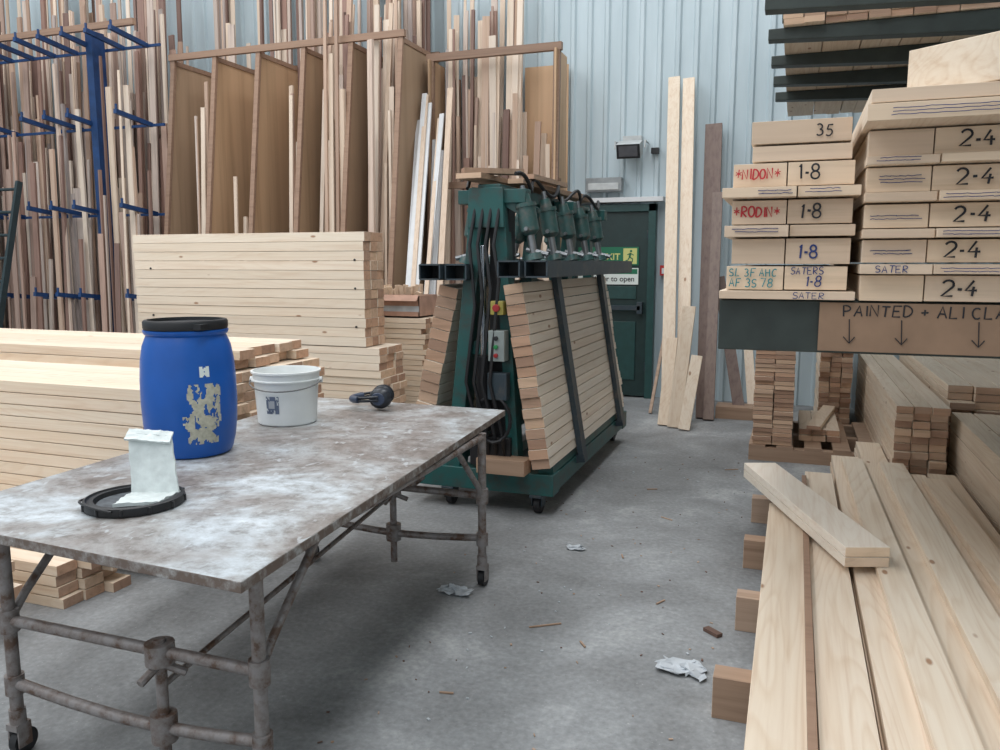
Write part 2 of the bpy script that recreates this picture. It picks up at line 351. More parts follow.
lx0,lx1=-9.12,-8.66
for x in(lx0,lx1): M.beam((x,6.55,0),(x,7.16,2.45),.04,.07,0,up=(0,-1,0))
for i in range(9):
    t=(.2+i*.27)/2.45; M.cyl((lx0,6.55+.61*t,2.45*t),(lx1,6.55+.61*t,2.45*t),.018,m=0)
M.obj('leaning_ladder',[mat('ladder_dark',(.02,.035,.04),.5)])

M=MB()
for i in range(9):
    x=-3.28-i*.045; M.beam((x+R(-.02,.02),6.98+R(0,.1),.0+.02),(x-.34+R(-.08,.12),8.28,R(2.4,3.4)),R(.03,.07),.02,0 if i%3 else 1,up=(0,-1,.3))
M.obj('leaning_white_trim_strips',[white_p,wlight])

# ------------------------------------------------------------ plank stacks
def stackX(M,x0,x1,y0,y1,z0,z1,w,h,jit=.02,gap=.003,m=0,e=1):
    z=z0
    while z+h<=z1+1e-4:
        y=y0
        while y+w<=y1+1e-4:
            a=R(-jit,jit);c=R(-jit,jit);d=R(-.004,.004)
            M.box(x0+a,x1+c,y+d+.001,y+w-gap+d,z,z+h-gap,m,ex=e); y+=w
        z+=h
def stackY(M,x0,x1,y0,y1,z0,z1,w,h,jit=.02,gap=.003,m=0,e=1):
    z=z0
    while z+h<=z1+1e-4:
        x=x0
        while x+w<=x1+1e-4:
            a=R(-jit,jit);c=R(-jit,jit);d=R(-.004,.004)
            M.box(x+d+.001,x+w-gap+d,y0+a,y1+c,z,z+h-gap,m,ey=e); x+=w
        z+=h
M=MB()
for x in(-5,-4.2,-3.3): M.box(x,x+.1,5.5,5.9,0,.12,2)
stackX(M,-5.32,-2.98,5.52,5.9,.12,.60,.125,.06,.02)
stackX(M,-5.35,-3.0,5.5,5.9,.60,.84,.13,.06,.015)
stackX(M,-5.38,-3.12,5.5,5.82,.845,1.74,.105,.0745,.006)
for zq in(1.0,1.3,1.52): M.cyl((-3.2,5.493,zq),(-3.2,5.503,zq),.009,m=3,n=10)
for zq in(1.05,1.45): M.cyl((-5.2,5.493,zq),(-5.2,5.503,zq),.009,m=3,n=10)
M.obj('tall_pine_board_stack',[wlam_x:=wood('pine_pale_x','x',(.84,.75,.63),(.74,.61,.48),T_pine,ring=.15),wend,bearer_w,m_black],bevel=.0015)
M=MB()
for x in(-5.6,-4.4,-3.2): M.box(x,x+.1,2.9,3.5,0,.08,2)
stackX(M,-6.2,-2.8,2.87,3.5,.08,.92,.126,.06,.02,.004)
M.obj('low_pine_board_stack',[wx,wend,bearer_w],bevel=.002)
M=MB()
for x in(-6,-4.6,-3.4): M.box(x,x+.1,3.7,4.65,0,.08,2)
stackX(M,-6.6,-3.0,3.68,4.68,.08,.86,.2,.06,.04,.004)
stackX(M,-6.4,-3.1,3.75,4.65,.865,.99,.15,.06,.05,.004)
M.obj('low_pine_board_stack',[wx,wend,bearer_w],bevel=.002)
M=MB();stackX(M,-4.9,-2.90,2.46,2.80,0,.2,.11,.05,.05,.004);M.obj('floor_offcut_stack',[wx,wend],bevel=.002)
M=MB();stackX(M,-4.9,-2.98,2.02,2.3,0,.34,.09,.048,.06,.004);M.obj('floor_offcut_stack',[wx,wend],bevel=.002)
M=MB();
for x in(-4.3,-3.2): M.box(x,x+.1,6.3,6.85,0,.1,2)
stackX(M,-4.6,-3.0,6.3,6.88,.1,1.02,.1,.046,.03,.004);M.obj('batten_stack',[wx,wend,bearer_w],bevel=.0015)
M=MB();bx0,bx1,by0,by1,bz=-3.50,-3.06,6.34,6.72,1.022
for (a0,a1,c0,c1) in((bx0,bx1,by0,by0+.008),(bx0,bx1,by1-.008,by1),(bx0,bx0+.008,by0,by1),(bx1-.008,bx1,by0,by1)): M.box(a0,a1,c0,c1,bz,bz+.19)
M.box(bx0,bx1,by0,by1,bz,bz+.01)
M.beam((bx0,by0-.03,bz+.17),(bx1,by0-.03,bz+.17),.07,.006,0,up=(0,-.7,.7))
M.box(bx0+.0,bx1,by0-.002,by0,bz+.05,bz+.10,2)
for i in range(30):
    x=R(bx0+.05,bx1-.07);y=R(by0+.05,by1-.08); M.beam((x,y,bz+.02),(x+R(-.05,.05),y+R(-.04,.04),bz+R(.21,.30)),R(.03,.06),.02,1,up=(R(-1,1),1,0))
M.obj('cardboard_box_of_offcuts',[mat('box_pinkish',(.45,.27,.20),.8),wendl,m_paper])

# ------------------------------------------------------------ work table
m,nt,b=nm('paint_stained_top'); L=nt.links.new
tc=N(nt,'ShaderNodeTexCoord')
n1=N(nt,'ShaderNodeTexNoise');n1.inputs['Scale'].default_value=2.0;n1.inputs['Detail'].default_value=10;n1.inputs['Roughness'].default_value=.66;n1.inputs['Distortion'].default_value=.5
n2=N(nt,'ShaderNodeTexNoise');n2.inputs['Scale'].default_value=18;n2.inputs['Detail'].default_value=8;n2.inputs['Roughness'].default_value=.75
mp=N(nt,'ShaderNodeMapping');mp.inputs['Scale'].default_value=(1,.6,1);mp.inputs['Rotation'].default_value=(0,0,.5)
n3=N(nt,'ShaderNodeTexNoise');n3.inputs['Scale'].default_value=24;n3.inputs['Detail'].default_value=6;n3.inputs['Distortion'].default_value=.6
L(tc.outputs['Object'],mp.inputs[0])
for q in(n1,n2): L(tc.outputs['Object'],q.inputs['Vector'])
L(mp.outputs[0],n3.inputs['Vector'])
r1=ramp(nt,[(.32,(.15,.125,.11)),(.43,(.23,.205,.19)),(.51,(.33,.325,.32)),(.58,(.44,.47,.49)),(.66,(.58,.62,.65))]);L(n1.outputs['Fac'],r1.inputs['Fac'])
r2=ramp(nt,[(.36,(.58,.54,.51)),(.5,(1,1,1)),(.66,(1.22,1.24,1.26))]);L(n2.outputs['Fac'],r2.inputs['Fac'])
r3=ramp(nt,[(.62,(0,0,0)),(.68,(.6,.6,.6))]);L(n3.outputs['Fac'],r3.inputs['Fac'])
x1=N(nt,'ShaderNodeMix',data_type='RGBA',blend_type='MULTIPLY');x1.inputs[0].default_value=.9;L(r1.outputs[0],x1.inputs[6]);L(r2.outputs[0],x1.inputs[7])
x2=N(nt,'ShaderNodeMix',data_type='RGBA');L(r3.outputs[0],x2.inputs[0]);L(x1.outputs[2],x2.inputs[6]);x2.inputs[7].default_value=(.52,.56,.59,1)
L(x2.outputs[2],b.inputs['Base Color']);b.inputs['Roughness'].default_value=.45
bp=N(nt,'ShaderNodeBump');bp.inputs['Strength'].default_value=.25;bp.inputs['Distance'].default_value=.004;L(n2.outputs['Fac'],bp.inputs['Height']);L(bp.outputs[0],b.inputs['Normal'])
m_top=m
m_edge=worn('ply_edge',(.15,.11,.09),(.36,.35,.34),.58,.7,0,22)
table=bpy.data.objects.new('mobile_work_table',None);S.collection.objects.link(table)
TH=.76
M=MB()
c=[(-1.18,1.47),(-1.34,3.76),(-2.46,3.77),(-2.40,1.54)]
vs=[(x,y,TH-.03) for x,y in c]+[(x,y,TH) for x,y in c]
M.add(vs,[(3,2,1,0),(4,5,6,7)]+[(i,(i+1)%4,4+(i+1)%4,4+i) for i in range(4)],[1,0,1,1,1,1])
M.obj('top',[m_top,m_edge],parent=table,bevel=.003)
M=MB();r=.019
def frame(y,xl,xr,xc,sgn):
    for x in(xl,xr):
        M.cyl((x,y,.12),(x,y,TH-.03),r,m=0)
        M.cyl((x,y,.40),(x,y,.47),r*1.5,m=0);M.cyl((x,y,.20),(x,y,.26),r*1.45,m=0);M.cyl((x,y,.10),(x,y,.15),r*1.25,m=0)
        M.box(x-.022,x+.022,y-.025,y+.025,.085,.105,0)
        for s in(-.02,.02): M.box(x+s-.003,x+s+.003,y-.02,y+.025,.03,.1,0)
        M.cyl((x-.014,y+.012,.04),(x+.014,y+.012,.04),.04,m=1,n=24);M.cyl((x-.018,y+.012,.04),(x+.018,y+.012,.04),.012,m=0)
    M.tube([(xl,y,.435),(xr,y,.435)],r*.9)
    P=[(xl,y,.235)]+[(xl+(xr-xl)*t,y,.235-.03*math.sin(math.pi*t)) for t in(.1,.25,.4,.5,.6,.75,.9)]+[(xr,y,.235)]
    M.tube(P,r*.9)
    M.cyl((xc,y,.06),(xc,y,.47),r*.85,m=0)
    M.cyl((xc,y,.17),(xc,y,.25),r*1.9,m=0);M.cyl((xc,y,.40),(xc,y,.46),r*2.1,m=0)
    for a in range(3):
        t=a*2.1+.4; M.cyl((xc,y,.40),(xc+.07*math.cos(t),y+.07*math.sin(t),.37),.012,m=0,n=8)
    M.tube([(xl,y,TH-.05),(xr,y,TH-.05)],r*.9)
    for x in(xl,xr):
        M.tube([(x,y,.43),(x,y+sgn*.06,.5),(x,y+sgn*.28,TH-.06),(x,y+sgn*.34,TH-.04)],.013)
frame(1.64,-2.17,-1.27,-1.60,1)
frame(3.33,-2.23,-1.30,-1.76,-1)
M.tube([(-2.17,1.64,TH-.05),(-2.23,3.33,TH-.05)],r*.8);M.tube([(-1.27,1.64,TH-.05),(-1.30,3.33,TH-.05)],r*.8)
M.tube([(-1.60,1.64,.33),(-1.76,3.33,.40)],.010)
M.tube([(-1.76,3.33,.42),(-1.62,3.28,.47),(-1.56,3.25,.52)],.010)
M.obj('tubular_frame',[m_tube,m_black],smooth=True,parent=table)

# ------------------------------------------------------------ things on table
dc=Vector((-2.20,2.49,TH+.001))
m_drum=mat('blue_polyethylene',(.003,.090,.40),.36,0,.12,5)
prof=[(0,0),(.145,0),(.158,.006),(.165,.02),(.176,.06),(.184,.12),(.188,.2),(.187,.29),(.182,.36),(.172,.415),(.16,.445),(.155,.455),(.162,.46),(.166,.468),(.166,.474),(.156,.478)]
prof=[(r_*.94,z_*1.02) for r_,z_ in prof]
M=MB();M.lathe(dc,prof,0,64)
M.lathe(dc,[(a_*.94,b_*1.02) for a_,b_ in[(.155,.476),(.163,.478),(.165,.485),(.165,.505),(.160,.512),(.148,.513),(.146,.50),(0,.498)]],1,64)
M.box(dc.x+.12,dc.x+.155,dc.y-.10,dc.y-.06,dc.z+.492,dc.z+.512,1)
def rad(z):
    for (r0,z0),(r1,z1) in zip(prof[:-1],prof[1:]):
        if z0<=z<=z1 and z1>z0: return r0+(r1-r0)*(z-z0)/(z1-z0)
    return .18
def patch(a0,a1,z0,z1,th,m,sd,d=.0012,f1=34,f2=95):
    na=int((a1-a0)*.185/.004);nz=int((z1-z0)/.004)
    for i in range(na):
        for j in range(nz):
            a=a0+(a1-a0)*(i+.5)/na;z=z0+(z1-z0)*(j+.5)/nz
            ed=min((i+.5)/na,1-(i+.5)/na,(j+.5)/nz,1-(j+.5)/nz)
            v=noise.noise(Vector((a*9+sd,z*f1,sd)))+.5*noise.noise(Vector((a*28,z*f2,sd)))
            if v+min(ed*2,.35)<th: continue
            q=[]
            for di,dj in((0,0),(1,0),(1,1),(0,1)):
                aa=a0+(a1-a0)*(i+di)/na;zz=z0+(z1-z0)*(j+dj)/nz;rr=rad(zz)+d
                q.append((dc.x+math.cos(aa)*rr,dc.y+math.sin(aa)*rr,dc.z+zz))
            M.add(q,[(0,1,2,3)],m)
A=math.radians
patch(A(-58),A(-14),.06,.17,.06,2,3.1);patch(A(-52),A(-8),.14,.29,.10,2,7.4,f1=20)
patch(A(-36),A(-24),.315,.355,.0,3,5.2)
M.obj('blue_plastic_drum',[m_drum,m_black,mat('label_residue',(.47,.45,.36),.8,0,.2,60),m_swhite],smooth=True)

bc=Vector((-2.20,3.13,TH+.001));M=MB()
M.lathe(bc,[(0,.0),(.128,0),(.134,.006),(.146,.19),(.148,.2),(.156,.2),(.157,.206),(.150,.21),(.152,.235),(.159,.238),(.159,.246),(.151,.247),(.146,.235),(.130,.02),(0,.015)],0,56)
for s in(-1,1): M.cyl(bc+Vector((s*.152*.94,s*.152*.34,.2)),bc+Vector((s*.168*.94,s*.168*.34,.2)),.014,m=0)
P=[]
for i in range(21):
    t=math.pi*i/20; v=Vector((.94,.34,0))*(-math.cos(t)*.165)+Vector((.34,-.94,0))*(math.sin(t)*.162)
    P.append(bc+v+Vector((0,0,.2-.035*math.sin(t))))
M.tube(P,.0032,1,8)
dc=bc
def rad(z): return .134+(.146-.134)*(z/.19)
patch(A(-95),A(-70),.06,.14,-.1,2,1.3,f1=50);patch(A(-90),A(-78),.085,.12,-.5,3,2.3,d=.002)
M.obj('white_paint_bucket',[mat('bucket_white',(.76,.78,.77),.35,0,.05),mat('wire_grey',(.15,.15,.15),.4,.6),mat('smudge',(.12,.15,.22),.7),mat('label_grey',(.4,.42,.45),.7)],smooth=True)

ec=Vector((-1.985,3.58,TH+.001));M=MB()
U=Vector((.94,.34,0));Vv=Vector((-.34,.94,0))
for s_,tilt in((-1,.25),(1,-.2)):
    cc=ec+U*.035+Vv*(s_*.060)+Vector((0,0,.060))
    w_=(Vv*(-s_)+U*tilt).normalized(); up=Vector((0,0,1)); sd=up.cross(w_).normalized()
    ax=Matrix((sd,up,w_)).transposed()@Matrix.Diagonal((1.1,1.0,1.0)).to_3x3()
    M.lathe(cc,[(0,-.028),(.030,-.028),(.044,-.022),(.052,-.008),(.053,.004),(.047,.006),(.050,.010),(.051,.022),(.042,.028),(.025,.026),(.02,.014),(0,.014)],0,32,axis=ax)
    M.lathe(cc-w_*.0285,[(0,-.003),(.030,-.003),(.033,0)],1,24,axis=ax)
for hgt,rr_ in((0,.007),(.016,.007)):
    P=[]
    for i in range(17):
        t=-math.pi/2+math.pi*i/16; P.append(ec+U*(.03-.145*math.cos(t))+Vv*(.095*math.sin(t))+Vector((0,0,.056+hgt-.014*math.cos(t))))
    M.tube(P,rr_,0,10)
M.tube([p+Vector((0,0,-.008)) for p in P[4:13]],.018,1,12)
M.obj('ear_defenders',[mat('ear_defender_black',(.015,.018,.026),.35),mat('ear_defender_blue_grey',(.045,.06,.10),.35)],smooth=True)

lc=Vector((-1.88,1.865,TH+.001));M=MB();k=.92
M.lathe(lc,[(a_*k,b_) for a_,b_ in[(0,.004),(.125,.004),(.128,.014),(.140,.016),(.143,.006),(.150,0),(.158,.002),(.160,.014),(.157,.026),(.150,.028),(.146,.022),(.143,.021),(.137,.024),(.126,.024),(.121,.010),(0,.009)]],0,56)
M.lathe(lc,[(0,.0105),(.108,.0105),(.107,.0118),(0,.012)],1,40)
for a in range(0,360,30):
    t=A(a);M.cyl(lc+Vector((math.cos(t)*.159*k,math.sin(t)*.159*k,.004)),lc+Vector((math.cos(t)*.159*k,math.sin(t)*.159*k,.024)),.005,m=0,n=8)
P=[lc+Vector((math.cos(t)*.165*k,math.sin(t)*.165*k,.02+.012*math.sin((t-A(-150))/A(80)*math.pi))) for t in[A(-150)+A(80)*i/12 for i in range(13)]]
M.tube(P,.004,0,8)
M.obj('black_bucket_lid',[m_black,mat('dried_paint_dark',(.07,.08,.09),.5,0,.5,40)],smooth=True)
M=MB();u=Vector((.93,.37,0));v=Vector((-.37,.93,0));o=lc+Vector((0,0,.0135))+v*.015+u*.038
def slab(a,b_,c_,d_,t,nx=14,ny=14,m=0):
    nrm=(Vector(b_)-Vector(a)).cross(Vector(d_)-Vector(a)).normalized();vs=[];fs=[]
    for s in(0,1):
        for j in range(ny+1):
            for i in range(nx+1):
                p=(Vector(a)*(1-i/nx)+Vector(b_)*(i/nx))*(1-j/ny)+(Vector(d_)*(1-i/nx)+Vector(c_)*(i/nx))*(j/ny)
                e=noise.noise(p*60)*.004+noise.noise(p*25)*.005
                vs.append(p+nrm*(s*(t+abs(e)*1.3))+u*(noise.noise(p*40+Vector((3,3,3)))*.004))
    n=nx+1;K=n*(ny+1)
    for j in range(ny):
        for i in range(nx):
            q=(j*n+i,j*n+i+1,(j+1)*n+i+1,(j+1)*n+i);fs.append(tuple(reversed(q)));fs.append(tuple(K+k for k in q))
    bd=[i for i in range(nx)]+[nx+n*j for j in range(ny)]+[n*ny+nx-i for i in range(nx)]+[n*(ny-j) for j in range(ny)]
    for i in range(len(bd)):
        a1=bd[i];b1=bd[(i+1)%len(bd)];fs.append((a1,b1,K+b1,K+a1))
    M.add(vs,fs,m)
wd=.070;z=Vector((0,0,1))
slab(o-u*wd-v*.095,o+u*(wd-.01)-v*.080+z*.004,o+u*(wd+.012)+v*.045,o-u*wd+v*.045,.008)
slab(o-u*(wd-.004)+v*.040,o+u*(wd+.014)+v*.030,o+u*(wd-.022)+v*.085+z*.180,o-u*(wd+.016)+v*.085+z*.190,.007)
slab(o-u*(wd+.022)+v*.060+z*.170,o+u*(wd-.020)+v*.060+z*.158,o+u*(wd-.018)+v*.095+z*.186,o-u*(wd+.018)+v*.095+z*.196,.006)
M.obj('paint_covered_scoop',[mat('white_paint_thick',(.66,.71,.70),.35,0,.1,35,.3)],smooth=True)

# ------------------------------------------------------------ green clamp machine
mc=bpy.data.objects.new('a_frame_clamp_carrier',None);S.collection.objects.link(mc)
M=MB();ya,yb=4.47,6.55;xc=-1.68
for y in(ya,yb): M.box(-2.22,-1.27,y-.07,y+.07,.13,.26,0)
for x in(-2.15,-1.33): M.box(x-.055,x+.055,ya,yb,.14,.25,0)
M.box(xc-.05,xc+.05,ya,yb,.14,.26,0)
for y in(ya+.02,5.55,yb-.02):
    M.beam((-1.92,y,.25),(xc-.06,y,1.93),.14,.09,0,up=(1,0,.2));M.beam((-1.53,y,.25),(xc+.05,y,1.93),.10,.07,0,up=(1,0,-.2))
    M.box(xc-.22,xc+.16,y-.03,y+.03,.95,1.03,0)
    M.box(xc-.20,xc+.22,y-.05,y+.05,1.84,1.92,0)
M.prism([(xc-.13,1.70),(xc+.10,1.70),(xc+.09,1.93),(xc-.12,1.93)],ya-.06,ya-.04,0)
M.box(xc-.07,xc+.07,ya-.04,yb+.1,1.88,1.95,0)
for x,s in((-1.95,-1),(-1.38,1)):
    for y in(ya-.02,yb):
        M.box(x-.04,x+.04,y-.05,y+.05,.11,.13,1)
        for q in(-.03,.03): M.box(x+q-.004,x+q+.004,y-.02,y+.06,.05,.12,1)
        M.cyl((x-.02,y+.03,.062),(x+.02,y+.03,.062),.06,m=2,n=24);M.cyl((x-.035,y+.03,.062),(x+.035,y+.03,.062),.015,m=1)
M.box(xc-.02,xc+.10,ya+.02,ya+.14,.27,1.86,2)
M.box(xc-.12,xc+.14,ya-.06,ya+.02,.28,.46,2)
M.cyl((xc-.03,ya-.06,.50),(xc-.03,ya-.06,.95),.045,m=2,n=20);M.cyl((xc-.03,ya-.06,.95),(xc-.03,ya-.06,1.6),.018,m=5,n=14)
M.obj('a_frame_chassis',[m_green,m_steel,m_black,m_steel,m_steel,mat('chrome_rod',(.35,.37,.4),.25,1)],smooth=True,parent=mc,bevel=.004)
M=MB()
M.box(xc+.03,xc+.13,ya-.14,ya-.06,.93,1.11,0)
for i,cm in enumerate((1,2,3)): M.cyl((xc+.08,ya-.155,.965+i*.05),(xc+.08,ya-.135,.965+i*.05),.013,m=cm)
M.box(xc+.04,xc+.12,ya-.13,ya-.06,1.20,1.28,4);M.cyl((xc+.08,ya-.15,1.24),(xc+.08,ya-.13,1.24),.022,m=1)
M.box(xc+.02,xc+.14,ya-.13,ya-.06,.70,.86,5)
M.obj('control_boxes',[mat('control_grey',(.25,.28,.27),.4),mat('button_red',(.30,.02,.02),.3),mat('button_green',(.02,.2,.06),.3),m_black,mat('control_yellow',(.33,.28,.06),.4),m_steel],parent=mc,bevel=.004)
M=MB()
for k in range(4):
    x=xc-.08+k*.05
    M.tube([(x,ya-.04,1.85),(x-.02,ya-.10,1.6),(x+.02,ya-.12,1.25+.05*k),(x-.03,ya-.14,.8),(x+.04,ya-.12,.5),(x+.03,ya-.05,.35)],.011,0,8)
for s in(-1,1):
    P=[]
    for i in range(60):
        t=i/59; P.append((xc+s*(.15+.03*math.sin(t*22)),ya+t*(yb-ya),1.97+.045*math.sin(t*31+s)))
    M.tube(P,.012,0,8)
P=[(xc+.05+.11*math.cos(t*.5),ya-.11-.02*(t%3)/3,.58+.14*math.sin(t*.5)) for t in range(26)]
M.tube(P,.010,0,8)
M.obj('hydraulic_hoses',[m_black],smooth=True,parent=mc)
m_jack=worn('jack_grey_green',(.040,.10,.095),(.12,.12,.11),.58,.4,.2,18)
def side(s,xb,zb,xt,zt,th,n,y0,y1,rx0,rx1,ys):
    M=MB();d=Vector((xt-xb,0,zt-zb));Ln=d.length;d.normalize();nrm=Vector((d.z,0,-d.x))*s
    p=Ln/n
    for k in range(n):
        c0=Vector((xb,0,zb))+d*(p*(k+.5))-nrm*(th/2)
        a=R(-.012,.012);e=R(-.03,.03)
        M.beam(c0+Vector((0,y0+a,0)),c0+Vector((0,y1+e,0)),th+R(-.004,.004),p-.004,0,1,up=d)
    M.obj('clamped_pine_lamellae',[wlam,wend],parent=mc,bevel=.0015)
    M=MB()
    for y in ys:
        a=Vector((xb,y,zb))+nrm*.022-d*.08;b_=Vector((xt,y,zt))+nrm*.022+d*.10
        M.beam(a,b_,.10,.035,5,up=nrm)
        M.beam(a-nrm*.12,a+nrm*.02,.085,.05,5,up=d)
    q=Vector((xb,0,zb))-nrm*th/2-d*.025
    M.beam(q+Vector((0,y0+.08,0)),q+Vector((0,y1,0)),th*.8,.045,1,up=d)
    W=(rx1-rx0)/2-.012;t=.009;Hh=.085
    for i in range(2):
        cx_=rx0+W/2+i*(W+.024);cz_=zt+.075
        for (ou,ov,w,h) in((0,Hh/2,W,t),(0,-Hh/2,W,t),(W/2,0,t,Hh),(-W/2,0,t,Hh)):
            M.box(cx_+ou-w/2,cx_+ou+w/2,y0-.22+.03*i,y1+.03,cz_+ov-h/2,cz_+ov+h/2,5)
        M.box(cx_-W/2,cx_+W/2,y0-.05,y0-.03,cz_-Hh/2,cz_+Hh/2,3)
    qx=(rx0+rx1)/2-s*.03
    yy=y0+.12
    while yy<y1:
        q=Vector((qx,yy,zt+.125));e=Vector((qx-s*.07,yy,zt+.50));dd=(e-q).normalized();Lg=(e-q).length
        for (a0,a1,r0,r1,mm) in((0,.10,.06,.05,4),(.10,.38,.022,.022,2),(.38,.44,.03,.055,4),(.44,.80,.055,.055,4),(.80,.86,.062,.062,4),(.86,1.0,.04,.03,4)):
            M.cyl(q+dd*Lg*a0,q+dd*Lg*a1,r0,r1,mm,16)
        M.cyl(e,e+dd*.05,.014,m=2,n=10)
        M.beam(q+dd*Lg*.7,Vector((xc,yy,1.90)),.05,.045,1)
        M.cyl(q+dd*.18+Vector((0,-.07,0)),q+dd*.18+Vector((0,.07,0)),.012,m=2,n=8)
        M.cyl(q+Vector((-.05*s,0,.06)),q+Vector((.08*s,0,.03)),.015,m=2,n=8)
        yy+=.42
    M.obj('clamp_rails_and_jacks',[m_black,m_green,mat('rod_steel',(.25,.26,.27),.35,.7),m_black,m_jack,m_steel],smooth=True,parent=mc)
side(1,-1.275,.31,-1.455,1.39,.115,18,4.36,6.55,-1.52,-1.25,(5.0,6.25))
side(-1,-2.27,.31,-2.03,1.37,.13,16,4.50,6.5,-2.06,-1.78,(5.3,6.25))
M=MB()
M.beam((xc-.10,4.36,1.995),(xc-.02,5.6,1.995),.16,.03,0,1);M.beam((xc+.07,4.7,1.99),(xc+.08,6.4,1.99),.10,.028,0,1)
M.beam((xc-.16,4.42,2.03),(xc+.14,4.62,2.03),.09,.03,0,1);M.beam((xc-.1,5.2,2.03),(xc+.05,6.5,2.03),.06,.025,0,1)
M.beam((xc+.1,4.85,2.03),(xc+.14,5.5,2.03),.08,.03,0,1)
M.box(xc-.04,xc+.26,4.31,4.44,.262,.35,0,1)
M.obj('boards_laid_on_carrier',[bearer_w,wend,m_steel],parent=mc)

# ------------------------------------------------------------ boards leaning by door
M=MB()
M.beam((-1.06,7.55,.01),(-1.27,8.83,3.42),.12,.035,0,1,up=(0,-1,.3))
M.beam((-.93,7.62,.01),(-1.12,8.84,3.40),.12,.035,0,1,up=(0,-1,.3))
M.beam((-.74,7.82,.01),(-.85,8.84,2.92),.17,.05,2,2,up=(0,-1,.3))
M.beam((-.70,7.75,.01),(-.76,8.55,2.2),.10,.04,2,2,up=(0,-1,.3))
M.beam((-.96,7.28,.01),(-.89,7.56,1.10),.12,.03,0,1,up=(0,-1,.3))
M.beam((-.86,7.20,.01),(-.79,7.42,.66),.10,.03,0,1,up=(0,-1,.3))
M.beam((-1.07,7.35,.01),(-1.04,7.6,.80),.10,.03,0,1,up=(0,-1,.3))
M.beam((-1.28,7.9,.01),(-1.16,8.5,1.3),.03,.03,3,3,up=(0,-1,.3))
M.beam((-.42,8.0,.01),(-.72,8.6,1.35),.11,.03,2,2,up=(0,-1,.3))
M.beam((-.32,8.3,.01),(-.45,8.75,1.0),.09,.03,0,1,up=(0,-1,.3))
M.box(-.65,-.3,7.9,8.15,.0,.12,3,1)
M.obj('leaning_timber_boards',[wz,wend,darkwood,bearer_w],bevel=.002)

# ------------------------------------------------------------ floor pile of boards right
M=MB()
for y in(1.2,1.9,2.57,3.26,3.98,4.73): M.box(-.17+R(-.02,.02),.96,y,y+.09,0,.145,2,ex=1)
x=-.065;zb=.146
ends=[4.35,5.1,5.6,6.1,5.25,5.3]
for k in range(6):
    w=[.17,.155,.165,.155,.16,.15][k]
    for l in range(2):
        M.box(x+l*.004,x+w,.3+R(-.1,.1),ends[k]-l*.02,zb+l*.051,zb+l*.051+.048,0,ey=1)
    x+=w+.014
M.beam((.10,.6,.256),(.115,4.9,.256),.025,.02,3,1)
M.beam((.475,.9,.262),(.40,5.4,.262),.12,.03,0,1)
M.beam((.70,.9,.262),(.62,5.35,.262),.14,.032,0,1)
M.beam((.89,1.4,.265),(.80,5.0,.265),.11,.035,0,1)
M.obj('pine_board_pile',[wy,wendl,bearer_w,frame_w],bevel=.002)
M=MB()
for l in range(2):
    z0=.299+l*.043; M.beam((-.13,4.72,z0),(.335,3.42,z0),.18,.040,0,1)
M.obj('loose_board_pair',[wlam,wendl],bevel=.002)

M=MB();stackY(M,.64,.95,5.45,8.6,.0,.66,.1,.048,.03,.004)
M.obj('batten_stack',[wy,wend],bevel=.0015)
M=MB();stackY(M,1.0,1.48,3.6,5.75,.0,.55,.12,.11,.02,.004);M.obj('squared_timber_stack',[wy,wendl],bevel=.0015)
M=MB();stackY(M,1.0,1.9,5.9,8.6,.0,.72,.15,.05,.06,.004);M.obj('batten_stack',[wy,wend],bevel=.0015)
pal=MB()
for k in range(5): pal.box(-.26+k*.2,-.26+k*.2+.12,6.3,7.5,.10,.12,0)
for y in(6.3,6.85,7.4): pal.box(-.26,.60,y,y+.09,0,.10,0,1)
pal.obj('wooden_pallet',[bearer_w,wend])
M=MB();stackY(M,-.24,.06,6.32,7.45,.122,.95,.145,.033,.015,.004);M.obj('short_batten_stack',[wy,wend])
M=MB();stackY(M,.10,.42,6.6,7.45,.122,.22,.1,.045,.04,.004);M.beam((.2,6.5,.24),(.35,7.5,.24),.1,.03,0,1);M.obj('loose_offcuts',[wy,wend])
M=MB();stackY(M,.26,.56,7.6,8.7,.0,.78,.09,.045,.03,.004);M.obj('short_batten_stack',[wy,wend])

# ------------------------------------------------------------ cantilever racking right
M=MB()
for y in(3.02,4.1,5.2,6.4): M.box(-.245,2.1,y-.04,y+.04,1.19,1.37,0)
for y in(4.5,5.08,5.72,6.32,6.9): 
    M.prism([(-.2,2.82),(-.2,2.76),(2.1,2.66),(2.1,2.82)],y-.045,y+.045,0)
for y in(3.02,4.1,5.2,6.4,7.5):
    M.box(2.08,2.24,y-.08,y+.08,0,4.4,0);M.box(1.95,2.24,y-.05,y+.05,0,.1,0)
    M.box(-.2,2.1,y+.3,y+.38,3.6,3.7,0)
M.box(2.14,2.2,3,7.5,2.6,2.7,0);M.box(2.14,2.2,3,7.5,.8,.9,0)
M.obj('cantilever_rack',[m_cantg],bevel=.004)
M=MB();stackY(M,-.12,1.3,5.0,8.0,2.822,2.97,.11,.035,.03,.003)
M.obj('overhead_batten_bundle',[wy,wend])
M=MB();stackY(M,-.1,1.3,4.4,8.0,3.702,3.85,.11,.035,.03,.003);M.obj('overhead_batten_bundle',[wy,wend])

